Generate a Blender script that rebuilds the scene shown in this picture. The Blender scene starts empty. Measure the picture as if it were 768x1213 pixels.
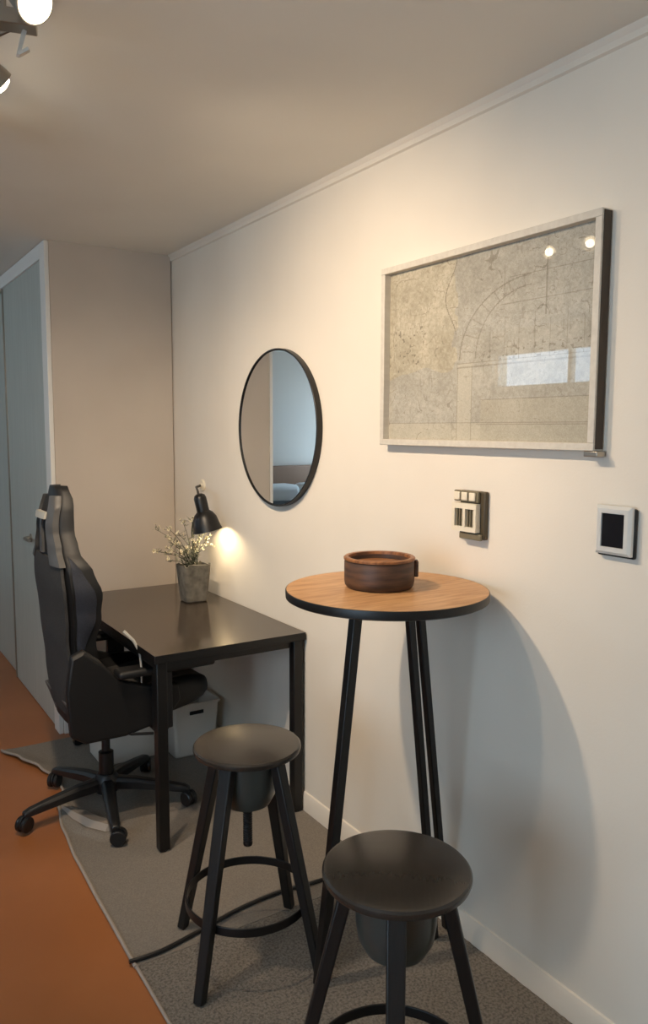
import bpy, bmesh, math, random
from math import pi, sin, cos, radians
from mathutils import Vector, Matrix
import numpy as np

C = bpy.context.scene.collection
SC = bpy.context.scene

def lin(r, g, b):
    f = lambda c: (c / 12.92 if c <= .04045 else ((c + .055) / 1.055) ** 2.4)
    return tuple(f(v / 255.) for v in (r, g, b)) + (1.,)

# ------------------------------------------------------------------ camera
yaw, pitch, roll = radians(32.74), radians(6.04), radians(.22)
F = Vector((sin(yaw) * cos(pitch), cos(yaw) * cos(pitch), -sin(pitch)))
R = Vector((cos(yaw), -sin(yaw), 0)); U = R.cross(F)
R, U = R * cos(roll) + U * sin(roll), U * cos(roll) - R * sin(roll)
cd = bpy.data.cameras.new('camera'); cam = bpy.data.objects.new('camera', cd); C.objects.link(cam)
m = Matrix((R, U, -F)).transposed().to_4x4(); m.translation = Vector((0, 0, 1.55)); cam.matrix_world = m
cd.sensor_fit = 'VERTICAL'; cd.sensor_height = 24; cd.lens = 920 * 24 / 1213; cd.clip_start = .02
SC.camera = cam

# ------------------------------------------------------------------ light and exposure
vs = SC.view_settings
SC.display_settings.display_device = 'sRGB'
vs.view_transform = 'Standard'; vs.look = 'None'; vs.gamma = 1; vs.exposure = 0.0
vs.use_curve_mapping = False
SC.cycles.caustics_reflective = False; SC.cycles.caustics_refractive = False
SC.cycles.max_bounces = 10; SC.cycles.diffuse_bounces = 6
SC.cycles.sample_clamp_indirect = 4

WORLD = 7.8
w = bpy.data.worlds.new('sky'); SC.world = w; w.use_nodes = True
nt = w.node_tree; bgn = nt.nodes['Background']
tc = nt.nodes.new('ShaderNodeTexCoord'); sp = nt.nodes.new('ShaderNodeSeparateXYZ')
rp = nt.nodes.new('ShaderNodeValToRGB')
nt.links.new(tc.outputs['Generated'], sp.inputs[0]); nt.links.new(sp.outputs['Z'], rp.inputs[0])
rp.color_ramp.elements[0].position = 0.0; rp.color_ramp.elements[0].color = (.60, .80, 1.0, 1)
rp.color_ramp.elements[1].position = .55; rp.color_ramp.elements[1].color = (.52, .75, 1.0, 1)
nt.links.new(rp.outputs[0], bgn.inputs[0]); bgn.inputs[1].default_value = WORLD

def lamp(name, typ, loc, energy, color, aim=None, **kw):
    d = bpy.data.lights.new(name, typ); o = bpy.data.objects.new(name, d); C.objects.link(o)
    o.location = loc; d.energy = energy; d.color = color
    if aim is not None:
        o.rotation_euler = (Vector(aim) - Vector(loc)).to_track_quat('-Z', 'Y').to_euler()
    for k, v in kw.items(): setattr(d, k, v)
    return o

# portals in the two window openings (they only guide sampling of the sky)
WIN1 = (-2.2, 3.4, 5.38, 1.93, 2.275)        # x, y0, y1, z0, z1   clerestory in the left wall
WIN2 = (-2.2, -.9, 1.2, .75, 2.15)          # window in the left wall, beside the viewer
WIN_ADDED = (-2.2, 7.05, 7.85, .5, 2.2)            # window added in the left wall to brighten the sleeping end
def portal(loc, aim, sx, sy):
    o = lamp('window_daylight_portal', 'AREA', loc, 1, (1, 1, 1), aim, shape='RECTANGLE', size=sx, size_y=sy)
    o.data.cycles.is_portal = True
    return o
for W in (WIN1, WIN2, WIN_ADDED):
    yc, zc = (W[1] + W[2]) / 2, (W[3] + W[4]) / 2
    portal((W[0] - .04, yc, zc), (0, yc, zc), W[2] - W[1], W[4] - W[3])

WARM = (1.0, .79, .57)
SPOT_A = Vector((.362, 1.527, 2.307)); SPOT_B = Vector((.366, 1.895, 2.30))
lamp('spot_beam', 'SPOT', SPOT_B + Vector((.03, .01, -.03)), 76, WARM, (1.58, 2.26, 1.30), spot_size=radians(118), spot_blend=1.0, shadow_soft_size=.03)
lamp('spot_beam', 'SPOT', SPOT_A + Vector((.03, -.01, -.03)), 18, WARM, (1.5, .75, 1.0), spot_size=radians(118), spot_blend=1.0, shadow_soft_size=.03)

lamp('spot_beam', 'SPOT', (.415, 2.25, 2.30), 58, WARM, (1.05, 3.3, .6), spot_size=radians(112), spot_blend=1.0, shadow_soft_size=.03)

# ------------------------------------------------------------------ materials
def mat(name, col, rough=.5, metal=0., **kw):
    m = bpy.data.materials.new(name); m.use_nodes = True
    b = m.node_tree.nodes['Principled BSDF']
    b.inputs['Base Color'].default_value = col
    b.inputs['Roughness'].default_value = rough
    b.inputs['Metallic'].default_value = metal
    for k, v in kw.items(): b.inputs[k.replace('_', ' ')].default_value = v
    return m

def noisy(m, c1, c2, scale, detail=4, bump=0., stretch=(1, 1, 1), lo=.35, hi=.65, bscale=None, dist=0.):
    n = m.node_tree; b = n.nodes['Principled BSDF']
    t = n.nodes.new('ShaderNodeTexCoord'); mp = n.nodes.new('ShaderNodeMapping')
    mp.inputs['Scale'].default_value = stretch
    n.links.new(t.outputs['Object'], mp.inputs[0])
    x = n.nodes.new('ShaderNodeTexNoise'); x.inputs['Scale'].default_value = scale; x.inputs['Detail'].default_value = detail
    x.inputs['Distortion'].default_value = dist
    n.links.new(mp.outputs[0], x.inputs['Vector'])
    r = n.nodes.new('ShaderNodeValToRGB')
    r.color_ramp.elements[0].position = lo; r.color_ramp.elements[0].color = c1
    r.color_ramp.elements[1].position = hi; r.color_ramp.elements[1].color = c2
    n.links.new(x.outputs[0], r.inputs[0]); n.links.new(r.outputs[0], b.inputs['Base Color'])
    if bump:
        y = x
        if bscale:
            y = n.nodes.new('ShaderNodeTexNoise'); y.inputs['Scale'].default_value = bscale; y.inputs['Detail'].default_value = 3
            n.links.new(mp.outputs[0], y.inputs['Vector'])
        bp = n.nodes.new('ShaderNodeBump'); bp.inputs['Strength'].default_value = bump; bp.inputs['Distance'].default_value = .005
        n.links.new(y.outputs[0], bp.inputs['Height']); n.links.new(bp.outputs[0], b.inputs['Normal'])
    return m

def emit(name, col, s):
    m = bpy.data.materials.new(name); m.use_nodes = True; n = m.node_tree
    b = n.nodes['Principled BSDF']; b.inputs['Base Color'].default_value = col
    b.inputs['Emission Color'].default_value = col; b.inputs['Emission Strength'].default_value = s
    return m

def pane_mat(name, tint, gloss=.08):
    m = bpy.data.materials.new(name); m.use_nodes = True; n = m.node_tree
    n.nodes.remove(n.nodes['Principled BSDF'])
    a = n.nodes.new('ShaderNodeBsdfTransparent'); a.inputs[0].default_value = tint
    g = n.nodes.new('ShaderNodeBsdfGlossy'); g.inputs['Roughness'].default_value = .0
    mx = n.nodes.new('ShaderNodeMixShader'); mx.inputs[0].default_value = gloss
    n.links.new(a.outputs[0], mx.inputs[1]); n.links.new(g.outputs[0], mx.inputs[2])
    n.links.new(mx.outputs[0], n.nodes['Material Output'].inputs[0])
    return m

M = {}
M['wall'] = noisy(mat('white_wall_paint', lin(231, 222, 208), .85), lin(229, 220, 206), lin(233, 224, 210), 3, 2, bump=.06, bscale=160)
M['greige'] = noisy(mat('taupe_panel_paint', lin(204, 192, 178), .8), lin(202, 190, 176), lin(207, 195, 181), 3, 2, bump=.05, bscale=160)
M['ceiling'] = noisy(mat('ceiling_paint', lin(234, 231, 222), .9), lin(232, 229, 220), lin(236, 233, 224), 2, 2)
M['trim'] = mat('white_trim_paint', lin(236, 233, 226), .5)
M['farwall'] = mat('pale_blue_paint', lin(218, 209, 198), .85)
M['floor'] = noisy(mat('terracotta_floor', lin(162, 101, 58), .4), lin(154, 95, 53), lin(168, 106, 63), 1.6, 4, bump=.02, bscale=60)
M['rug'] = noisy(mat('grey_felt', lin(126, 118, 108), .95), lin(118, 110, 101), lin(133, 125, 115), 220, 3, bump=.35, bscale=500)
M['rugedge'] = mat('pale_felt_binding', lin(158, 148, 138), .9)
M['rough_rug'] = noisy(mat('speckled_grey_pile', lin(105, 102, 98), 1), lin(94, 88, 81), lin(128, 120, 110), 130, 6, bump=.9, bscale=150, lo=.36, hi=.58)
M['black'] = mat('black_powder_coat', lin(12, 11, 11), .4)
M['blackwood'] = noisy(mat('black_stained_wood', lin(20, 19, 18), .45), lin(17, 16, 15), lin(25, 23, 21), 14, 4, stretch=(1, 12, 1), bump=.03)
M['seatblack'] = noisy(mat('black_lacquered_seat', lin(52, 47, 42), .24), lin(51, 46, 41), lin(53, 48, 43), 18, 4, stretch=(1, 10, 1))
M['hub'] = mat('dark_grey_green_hub', lin(66, 69, 65), .3)
M['desk'] = noisy(mat('black_brown_laminate', lin(66, 57, 50), .13), lin(62, 54, 47), lin(71, 62, 54), 10, 4, stretch=(14, 1, 1), bump=.02)
M['oak'] = noisy(mat('oak_veneer', lin(188, 142, 98), .42), lin(168, 122, 80), lin(204, 160, 114), 7, 6, stretch=(1.2, 9, 1), bump=.04, lo=.3, hi=.7, dist=.6)
M['walnut'] = noisy(mat('dark_walnut', lin(74, 50, 36), .5), lin(52, 36, 28), lin(96, 66, 46), 9, 5, stretch=(1, 1, 8), bump=.05)
M['lidwood'] = noisy(mat('mid_walnut', lin(140, 92, 56), .45), lin(112, 72, 44), lin(162, 108, 66), 9, 5, stretch=(2, 14, 2), bump=.04)
M['leather'] = mat('black_leatherette', lin(13, 13, 14), .55)
M['navy'] = noisy(mat('dark_navy_fabric', lin(36, 40, 50), .75), lin(32, 36, 45), lin(41, 45, 56), 200, 2)
M['mesh'] = noisy(mat('charcoal_mesh_fabric', lin(52, 51, 50), .8), lin(44, 43, 43), lin(60, 59, 58), 320, 1, bump=.3)
M['chargrey'] = mat('charcoal_plastic', lin(78, 77, 76), .5)
M['strapglint'] = mat('pale_strap_and_glint', lin(176, 172, 162), .6)  # real head strap, and the painted highlight beside the backrest
M['plastic'] = mat('black_plastic', lin(24, 24, 25), .4)
M['mirror'] = mat('mirror_silver', (.86, .88, .89, 1), .0, 1.)
M['frost'] = noisy(mat('frosted_glass', lin(190, 196, 188), .3), lin(186, 192, 184), lin(194, 200, 192), 60, 2, stretch=(1, 1, .05), bump=.12, bscale=120)
M['frame'] = noisy(mat('pale_ash_frame', lin(214, 206, 192), .55), lin(204, 196, 183), lin(212, 205, 192), 12, 4, stretch=(1, 6, 6))
M['frameside'] = mat('shaded_frame_brown', lin(66, 54, 43), .6)  # frame side with its shade in the colour; also the backing board
M['steel'] = mat('brushed_nickel', lin(170, 164, 154), .32, 1.)
M['silver'] = mat('silver_plastic', lin(228, 228, 224), .3, .25)
M['screen'] = mat('dark_screen', lin(22, 24, 30), .15)
M['cream'] = mat('cream_plastic', lin(232, 222, 200), .45)
M['olive'] = mat('olive_grey_plastic', lin(120, 110, 88), .5)
M['shadeolive'] = mat('shaded_olive_plastic', lin(74, 64, 46), .5)  # thermostat case colour with the shaded side painted in
M['concrete'] = noisy(mat('grey_concrete', lin(110, 106, 97), .9), lin(82, 79, 72), lin(128, 123, 113), 24, 6, bump=.4, lo=.3, hi=.7)
M['soil'] = noisy(mat('dark_soil', lin(50, 44, 38), 1), lin(36, 31, 27), lin(62, 55, 48), 60, 4)
M['stem'] = mat('dark_green_stem', lin(70, 74, 58), .7)
M['leaf'] = noisy(mat('grey_green_leaf', lin(132, 134, 112), .6), lin(96, 102, 80), lin(176, 174, 152), 40, 2)
M['petal'] = mat('cream_petal', lin(226, 216, 186), .7)
M['petalc'] = mat('ochre_flower_centre', lin(150, 126, 66), .8)
M['bulb'] = emit('lit_warm_bulb', (1.0, .84, .60, 1), 22)
M['bulb2'] = emit('lit_warm_bulb_small', (1.0, .78, .48, 1), 5)
M['white'] = mat('white_plastic', lin(208, 201, 190), .45)
M['slot'] = mat('dark_slot', lin(20, 20, 20), .9)
M['linen'] = mat('white_linen', lin(228, 226, 222), .9)
M['headboard'] = mat('brown_headboard', lin(150, 118, 96), .7)
M['throw'] = noisy(mat('charcoal_throw', lin(44, 42, 42), .95), lin(30, 29, 29), lin(92, 88, 84), 5, 3, lo=.45, hi=.75)
M['pane'] = pane_mat('window_glass', (.97, .98, .98, 1))

# ------------------------------------------------------------------ mesh helpers
def BM(): return bmesh.new()

def add_box(bm, x0, y0, z0, x1, y1, z1, mi=0):
    v = [bm.verts.new(p) for p in ((x0, y0, z0), (x1, y0, z0), (x1, y1, z0), (x0, y1, z0), (x0, y0, z1), (x1, y0, z1), (x1, y1, z1), (x0, y1, z1))]
    for f in ((3, 2, 1, 0), (4, 5, 6, 7), (0, 1, 5, 4), (1, 2, 6, 5), (2, 3, 7, 6), (3, 0, 4, 7)):
        bm.faces.new([v[i] for i in f]).material_index = mi
    return v

def add_bar(bm, p0, p1, w0, d0, w1=None, d1=None, side=None):
    """tapering rectangular beam from p0 to p1"""
    p0, p1 = Vector(p0), Vector(p1); w1 = w1 or w0; d1 = d1 or d0
    t = (p1 - p0).normalized()
    s = Vector(side) if side is not None else (Vector((0, 0, 1)) if abs(t.z) < .95 else Vector((1, 0, 0)))
    a = t.cross(s).normalized(); b = a.cross(t)
    vs_ = []
    for p, ww, dd in ((p0, w0, d0), (p1, w1, d1)):
        vs_.append([bm.verts.new(p + a * ww / 2 * i + b * dd / 2 * j) for i, j in ((-1, -1), (1, -1), (1, 1), (-1, 1))])
    bm.faces.new(vs_[0][::-1]); bm.faces.new(vs_[1])
    for i in range(4):
        bm.faces.new((vs_[0][i], vs_[0][(i + 1) % 4], vs_[1][(i + 1) % 4], vs_[1][i]))

def add_tube(bm, pts, r, n=10, closed=False, r1=None):
    pts = [Vector(p) for p in pts]; N = len(pts); rings = []
    prev = None
    for i, p in enumerate(pts):
        if closed: t = pts[(i + 1) % N] - pts[i - 1]
        else: t = pts[min(i + 1, N - 1)] - pts[max(i - 1, 0)]
        t.normalize()
        if prev is None:
            a = t.cross(Vector((0, 0, 1)) if abs(t.z) < .9 else Vector((1, 0, 0))).normalized()
        else:
            a = (prev - t * prev.dot(t)).normalized()
        prev = a; b = t.cross(a)
        rr = r if r1 is None else r + (r1 - r) * i / (N - 1)
        rings.append([bm.verts.new(p + (a * cos(2 * pi * k / n) + b * sin(2 * pi * k / n)) * rr) for k in range(n)])
    for i in range(N if closed else N - 1):
        A, B = rings[i], rings[(i + 1) % N]
        for k in range(n):
            f = bm.faces.new((A[k], A[(k + 1) % n], B[(k + 1) % n], B[k])); f.smooth = True
    if not closed:
        bm.faces.new(rings[0][::-1]); bm.faces.new(rings[-1])

def add_lathe(bm, prof, n=48, mtx=None, smooth=True, sx=1, sy=1, cap=True):
    """prof = [(r, z)...] around the local Z axis; r 0 at an end closes it"""
    mtx = mtx or Matrix.Identity(4); rings = []
    for r, z in prof:
        if r < 1e-6: rings.append([bm.verts.new(mtx @ Vector((0, 0, z)))])
        else: rings.append([bm.verts.new(mtx @ Vector((r * cos(2 * pi * k / n) * sx, r * sin(2 * pi * k / n) * sy, z))) for k in range(n)])
    for A, B in zip(rings, rings[1:]):
        for k in range(n):
            q = (k + 1) % n
            if len(A) == 1 and len(B) == 1: continue
            if len(A) == 1: f = bm.faces.new((A[0], B[q], B[k]))
            elif len(B) == 1: f = bm.faces.new((A[k], A[q], B[0]))
            else: f = bm.faces.new((A[k], A[q], B[q], B[k]))
            f.smooth = smooth
    if cap and len(rings[0]) > 1: bm.faces.new(rings[0][::-1])
    if cap and len(rings[-1]) > 1: bm.faces.new(rings[-1])

def add_loft(bm, secs, cap=True, smooth=True):
    rings = [[bm.verts.new(p) for p in s] for s in secs]; n = len(rings[0])
    for A, B in zip(rings, rings[1:]):
        for k in range(n):
            bm.faces.new((A[k], A[(k + 1) % n], B[(k + 1) % n], B[k])).smooth = smooth
    if cap: bm.faces.new(rings[0][::-1]); bm.faces.new(rings[-1])

def add_prism(bm, poly, z0, z1):
    a = [bm.verts.new((x, y, z0)) for x, y in poly]; b = [bm.verts.new((x, y, z1)) for x, y in poly]
    bm.faces.new(a[::-1]); bm.faces.new(b); n = len(poly)
    for k in range(n): bm.faces.new((a[k], a[(k + 1) % n], b[(k + 1) % n], b[k]))

def obj(name, bm, m, parent=None, bevel=0., seg=2, sub=0, sharp=35):
    bmesh.ops.recalc_face_normals(bm, faces=bm.faces)
    me = bpy.data.meshes.new(name); bm.to_mesh(me); bm.free()
    for mm in (m if isinstance(m, (list, tuple)) else [m]): me.materials.append(mm)
    o = bpy.data.objects.new(name, me); C.objects.link(o)
    if parent is not None: o.parent = parent
    if bevel:
        b = o.modifiers.new('bevel', 'BEVEL'); b.width = bevel; b.segments = seg; b.limit_method = 'ANGLE'; b.angle_limit = radians(40)
        b.harden_normals = False
    if sub:
        s = o.modifiers.new('subdivision', 'SUBSURF'); s.levels = sub; s.render_levels = sub
    me.set_sharp_from_angle(angle=radians(sharp))
    return o

def tag(o, label, cat, group=None):
    o['label'] = label; o['category'] = cat
    if group: o['group'] = group
    return o

def thing(name, label, cat, loc=(0, 0, 0), rotz=0., group=None):
    o = bpy.data.objects.new(name, None); C.objects.link(o); o.empty_display_size = .05
    o.location = loc; o.rotation_euler = (0, 0, rotz)
    return tag(o, label, cat, group)

def struct(name, bm, m, parent=None, bevel=0., **kw):
    o = obj(name, bm, m, parent, bevel, **kw)
    if parent is None: o['kind'] = 'structure'
    return o

def dup(root, loc, rotz, label=None):
    r = root.copy(); C.objects.link(r); r.location = loc; r.rotation_euler = (0, 0, rotz)
    if label: r['label'] = label
    for ch in list(root.children):
        c_ = ch.copy(); C.objects.link(c_); c_.parent = r
        for g in list(ch.children):
            d = g.copy(); C.objects.link(d); d.parent = c_
    return r

# ------------------------------------------------------------------ the room
XW, YB, ZC, XL, YF, YR = 1.58, 3.94, 2.45, -2.2, 8.0, -1.6
XD = .94                                                     # face of the sliding-door unit

bm = BM(); add_box(bm, XL - .2, YR - .2, -.1, XW + .2, YF + .2, 0); struct('floor', bm, M['floor'])
bm = BM(); add_box(bm, XL - .2, YR - .2, ZC, XW + .2, YF + .2, ZC + .1); struct('ceiling', bm, M['ceiling'])
bm = BM(); add_box(bm, XW, YR - .2, 0, XW + .2, YF + .2, ZC); struct('wall_right', bm, M['wall'])
# the taupe side of the built-in unit: a thin shadow gap is left at the white wall
bm = BM(); add_box(bm, XD + .017, YB, 0, XW - .006, YB + .1, ZC); struct('wall_back', bm, M['greige'])
bm = BM(); add_box(bm, XL - .2, YF, 0, XW, YF + .2, ZC); struct('wall_far', bm, M['farwall'])
# left wall with its two window openings and the added one
bm = BM(); yp = YR - .2
for W in (WIN2, WIN1, WIN_ADDED):
    x, y0, y1, z0, z1 = W
    add_box(bm, XL - .2, yp, 0, XL, y0, ZC); add_box(bm, XL - .2, y0, 0, XL, y1, z0); add_box(bm, XL - .2, y0, z1, XL, y1, ZC); yp = y1
add_box(bm, XL - .2, yp, 0, XL, YF, ZC)
struct('wall_left', bm, M['wall'])
xa, xb = XL - .10, XL - .05
for nm, W, f, mull in (('window_1', WIN1, .03, (4.51, 3.85)), ('window_2', WIN2, .05, (.15,)), ('added_window', WIN_ADDED, .05, (7.45,))):
    x, y0, y1, z0, z1 = W; bm = BM()
    add_box(bm, xa, y0, z0, xb, y1, z0 + f); add_box(bm, xa, y0, z1 - f, xb, y1, z1)
    add_box(bm, xa, y0, z0 + f, xb, y0 + f, z1 - f); add_box(bm, xa, y1 - f, z0 + f, xb, y1, z1 - f)
    for yy in mull: add_box(bm, xa, yy - .02, z0 + f, xb, yy + .02, z1 - f)
    wn = struct(nm, bm, M['trim'])
    bm = BM(); add_box(bm, XL - .078, y0 + .01, z0 + .01, XL - .072, y1 - .01, z1 - .01); obj('pane', bm, M['pane'], wn)
bm = BM(); add_box(bm, XL, YR - .2, 0, XW, YR, ZC); struct('wall_rear', bm, M['wall'])

# frosted sliding door unit (its face looks to the left, running away from the viewer)
bm = BM(); ye = 6.9
ft, fs = .075, .095
add_box(bm, XD - .006, YB - .002, 0, XD + .016, YB + fs, ZC - .004)
add_box(bm, XD - .006, YB + fs, ZC - ft, XD + .016, ye, ZC - .004)
add_box(bm, XD - .006, ye, 0, XD + .016, ye + fs, ZC - .004)
d1 = struct('door_1', bm, M['trim'], bevel=.003)
ys = 5.02
bm = BM(); add_box(bm, XD + .006, YB + fs, .004, XD + .022, ys, ZC - ft); obj('glass_panel', bm, M['frost'], d1)
bm = BM(); add_box(bm, XD + .024, ys - .04, .004, XD + .04, ye, ZC - ft); obj('glass_panel', bm, M['frost'], d1)
bm = BM(); add_box(bm, XD - .002, ys - .012, .004, XD + .024, ys, ZC - ft); obj('panel_edge', bm, M['steel'], d1)
hy, hz = 4.44, .945
bm = BM(); add_lathe(bm, [(0, 0), (.024, 0), (.024, .006), (.012, .008), (.010, .034), (0, .034)], 24,
    Matrix.Translation((XD + .006, hy + .05, hz)) @ Matrix.Rotation(-pi / 2, 4, 'Y'))
add_tube(bm, [(XD - .028, hy + .05, hz), (XD - .030, hy, hz), (XD - .030, hy - .07, hz + .002)], .009, 12)
obj('door_handle', bm, M['steel'], d1)
# closet body behind the door so that the glass is backed by something solid
bm = BM(); add_box(bm, XD + .12, YB + .10, 0, XW - .006, ye + fs, ZC); struct('wall_unit', bm, M['greige'])

# trims
bm = BM()
add_loft(bm, [[(XW, y, ZC), (XW - .020, y, ZC), (XW - .018, y, ZC - .006), (XW - .010, y, ZC - .014), (XW - .008, y, ZC - .028), (XW, y, ZC - .032)] for y in (YR, YB - .001)], smooth=False)
struct('trim_1', bm, M['wall'])
bm = BM()
add_loft(bm, [[(XW, y, 0), (XW - .011, y, 0), (XW - .011, y, .070), (XW - .006, y, .082), (XW, y, .084)] for y in (YR, YB - .001)], smooth=False)
struct('baseboard_right', bm, M['wall'])
bm = BM(); add_box(bm, XD + .017, YB - .014, 0, XW - .014, YB, .12); struct('baseboard_back', bm, M['trim'], bevel=.004)

# ------------------------------------------------------------------ rugs and cable
def edge_x(y):                                               # the wavy left border of the felt rug
    pts = [(1.98, .68), (2.4, .684), (2.71, .69), (2.95, .705), (3.14, .73), (3.3, .79), (3.40, .80), (3.55, .755), (3.7, .70), (3.86, .645)]
    for (a, xa), (b, xb) in zip(pts, pts[1:]):
        if y <= b:
            t = max(0, (y - a) / (b - a)); t = t * t * (3 - 2 * t); return xa + (xb - xa) * t
    return pts[-1][1]
ridge = [Vector(p) for p in ((.735, 3.16), (.735, 3.02), (.765, 2.90), (.82, 2.815), (.90, 2.79))]
def rug_z(x, y):
    d = 9
    for a, b in zip(ridge, ridge[1:]):
        ab = b - a; t = max(0, min(1, (Vector((x, y)) - a).dot(ab) / ab.length_squared))
        d = min(d, (Vector((x, y)) - a - ab * t).length)
    e = abs(x - edge_x(y))
    lift = .016 * math.exp(-(e / .05) ** 2) * math.exp(-((y - 3.65) / .2) ** 2)
    return .007 + .016 * math.exp(-(d / .022) ** 2) + lift
bm = BM(); nx, ny = 70, 150; Y0, Y1 = 2.05, 3.86; g = []
for j in range(ny + 1):
    y = Y0 + (Y1 - Y0) * j / ny; row = []
    for i in range(nx + 1):
        t = (i / nx) ** 1.5; xe = edge_x(y); x = xe + (XW - .012 - xe) * t
        row.append(bm.verts.new((x, y, rug_z(x, y))))
    g.append(row)
for j in range(ny):
    for i in range(nx): bm.faces.new((g[j][i], g[j][i + 1], g[j + 1][i + 1], g[j + 1][i])).smooth = True
ext = bmesh.ops.extrude_face_region(bm, geom=list(bm.faces))
for v in [e for e in ext['geom'] if isinstance(e, bmesh.types.BMVert)]: v.co.z -= .006
rug = obj('felt_rug', bm, M['rug'])
tag(rug, 'smooth grey felt rug with wavy left edge under the desk and office chair', 'rug')
bm = BM(); add_tube(bm, [(edge_x(Y0 + (Y1 - Y0) * j / 90) - .002, Y0 + (Y1 - Y0) * j / 90, rug_z(edge_x(Y0 + (Y1 - Y0) * j / 90), Y0 + (Y1 - Y0) * j / 90) - .001) for j in range(91)], .006, 8)
obj('edge_binding', bm, M['rugedge'], rug)

bm = BM()
fl = [((.735, 3.17), .004, .0), ((.728, 3.08), .022, .045), ((.742, 2.98), .030, .075), ((.775, 2.89), .030, .080), ((.825, 2.825), .026, .075), ((.865, 2.83), .012, .03), ((.885, 2.85), .004, .0)]
secs = []
for (x, y), h, wd in fl:
    n_ = Vector((.8, .6))
    secs.append([(x, y, .012), (x + n_.x * wd * .3, y + n_.y * wd * .3, .012 + h), (x + n_.x * (wd + .004), y + n_.y * (wd + .004), .014 + h * .35), (x + n_.x * wd * .3, y + n_.y * wd * .3, .009 + h)])
add_loft(bm, secs); o = obj('turned_up_edge', bm, M['rugedge'], rug); o['label'] = 'pale turned-up edge of the felt rug'

bm = BM(); g = []; nx, ny = 90, 120; rnd = random.Random(4)
for j in range(ny + 1):
    y = .6 + (2.048 - .6) * j / ny; row = []
    for i in range(nx + 1):
        x = .682 + (XW - .012 - .682) * i / nx
        row.append(bm.verts.new((x, y, .006 + rnd.uniform(0, .002))))
    g.append(row)
for j in range(ny):
    for i in range(nx): bm.faces.new((g[j][i], g[j][i + 1], g[j + 1][i + 1], g[j + 1][i])).smooth = True
ext = bmesh.ops.extrude_face_region(bm, geom=list(bm.faces))
for v in [e for e in ext['geom'] if isinstance(e, bmesh.types.BMVert)]: v.co.z = .001
rug2 = obj('speckled_rug', bm, M['rough_rug'])
tag(rug2, 'rough speckled grey rug under the bar stools in the foreground', 'rug')
bm = BM(); add_tube(bm, [(.680, .6 + 1.448 * j / 20, .006) for j in range(21)], .005, 8); obj('edge_binding', bm, M['rugedge'], rug2)

bm = BM(); cp = [(.665, 2.07), (.76, 2.065), (.89, 2.09), (1.05, 2.125), (1.20, 2.135), (1.35, 2.12), (1.47, 2.13), (1.555, 2.20)]
pts = []
for i in range(len(cp) - 1):
    p = [Vector(cp[max(0, min(len(cp) - 1, i + k))]) for k in (-1, 0, 1, 2)]
    for s in range(8):
        t = s / 8
        q = .5 * (2 * p[1] + (p[2] - p[0]) * t + (2 * p[0] - 5 * p[1] + 4 * p[2] - p[3]) * t * t + (3 * p[1] - p[0] - 3 * p[2] + p[3]) * t ** 3)
        pts.append((q.x, q.y, .0145))
add_tube(bm, pts, .0065, 8)
tag(obj('power_cable', bm, M['black']), 'black cable lying across the grey rug behind the bar stools', 'cable')

# ------------------------------------------------------------------ desk
DX0, DX1, DY0, DY1, DZ = .945, 1.573, 2.575, 3.775, .75
dk = thing('desk', 'black rectangular desk with four straight legs against the white wall', 'desk', ((DX0 + DX1) / 2, (DY0 + DY1) / 2, 0))
hx, hy = (DX1 - DX0) / 2, (DY1 - DY0) / 2
bm = BM(); add_box(bm, -hx, -hy, DZ - .03, hx, hy, DZ); bm.faces.ensure_lookup_table(); bm.faces[1].material_index = 1
obj('desktop', bm, [M['black'], M['desk']], dk, bevel=.0015)
bm = BM()
add_box(bm, -hx + .04, -hy + .03, DZ - .062, hx - .04, -hy + .05, DZ - .031); add_box(bm, -hx + .04, hy - .05, DZ - .062, hx - .04, hy - .03, DZ - .031)
add_box(bm, -hx + .02, -hy + .051, DZ - .062, -hx + .04, hy - .051, DZ - .031); add_box(bm, hx - .04, -hy + .051, DZ - .062, hx - .02, hy - .051, DZ - .031)
obj('apron', bm, M['black'], dk)
for sx in (-1, 1):
    for sy in (-1, 1):
        bm = BM(); cx, cy = sx * (hx - .030), sy * (hy - .028)
        add_box(bm, cx - .02, cy - .02, .012, cx + .02, cy + .02, DZ - .031)
        lg = obj('leg', bm, M['black'], dk, bevel=.003)
        bm = BM(); add_lathe(bm, [(0, 0.0075), (.017, .0075), (.017, .013), (0, .013)], 16, Matrix.Translation((cx, cy, 0))); obj('foot_glide', bm, M['plastic'], lg)

# ------------------------------------------------------------------ bar table
TC = Vector((1.291, 1.685)); TR = .281; TZ = 1.115
bt = thing('bar_table', 'tall round bar table with oak top, black rim and thin splayed legs', 'table', (TC.x, TC.y, 0))
bm = BM(); add_lathe(bm, [(0, TZ - .004), (TR - .004, TZ - .004), (TR - .003, TZ), (0, TZ)], 96); obj('tabletop', bm, M['oak'], bt)
bm = BM(); add_lathe(bm, [(0, TZ - .026), (TR - .008, TZ - .026), (TR - .001, TZ - .022), (TR, TZ - .004), (TR - .001, TZ - .0008), (TR - .0029, TZ - .0005), (TR - .0045, TZ - .0045), (0, TZ - .0045)], 96); obj('rim', bm, M['black'], bt)
bm = BM(); add_lathe(bm, [(0, TZ - .034), (.12, TZ - .034), (.12, TZ - .0265), (0, TZ - .0265)], 40); obj('mounting_plate', bm, M['black'], bt)
LEGS = [((1.195, 1.690), (1.084, 1.702), .028), ((1.292, 1.588), (1.490, 1.685), .021), ((1.324, 1.584), (1.556, 1.705), .021)]
for a, b, wd in LEGS:
    bm = BM(); pa = Vector((a[0] - TC.x, a[1] - TC.y, TZ - .03)); pb = Vector((b[0] - TC.x, b[1] - TC.y, .009))
    add_bar(bm, pa, pb, wd, wd, side=(0, 1, 0)); obj('leg', bm, M['black'], bt, bevel=.003)

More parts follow.
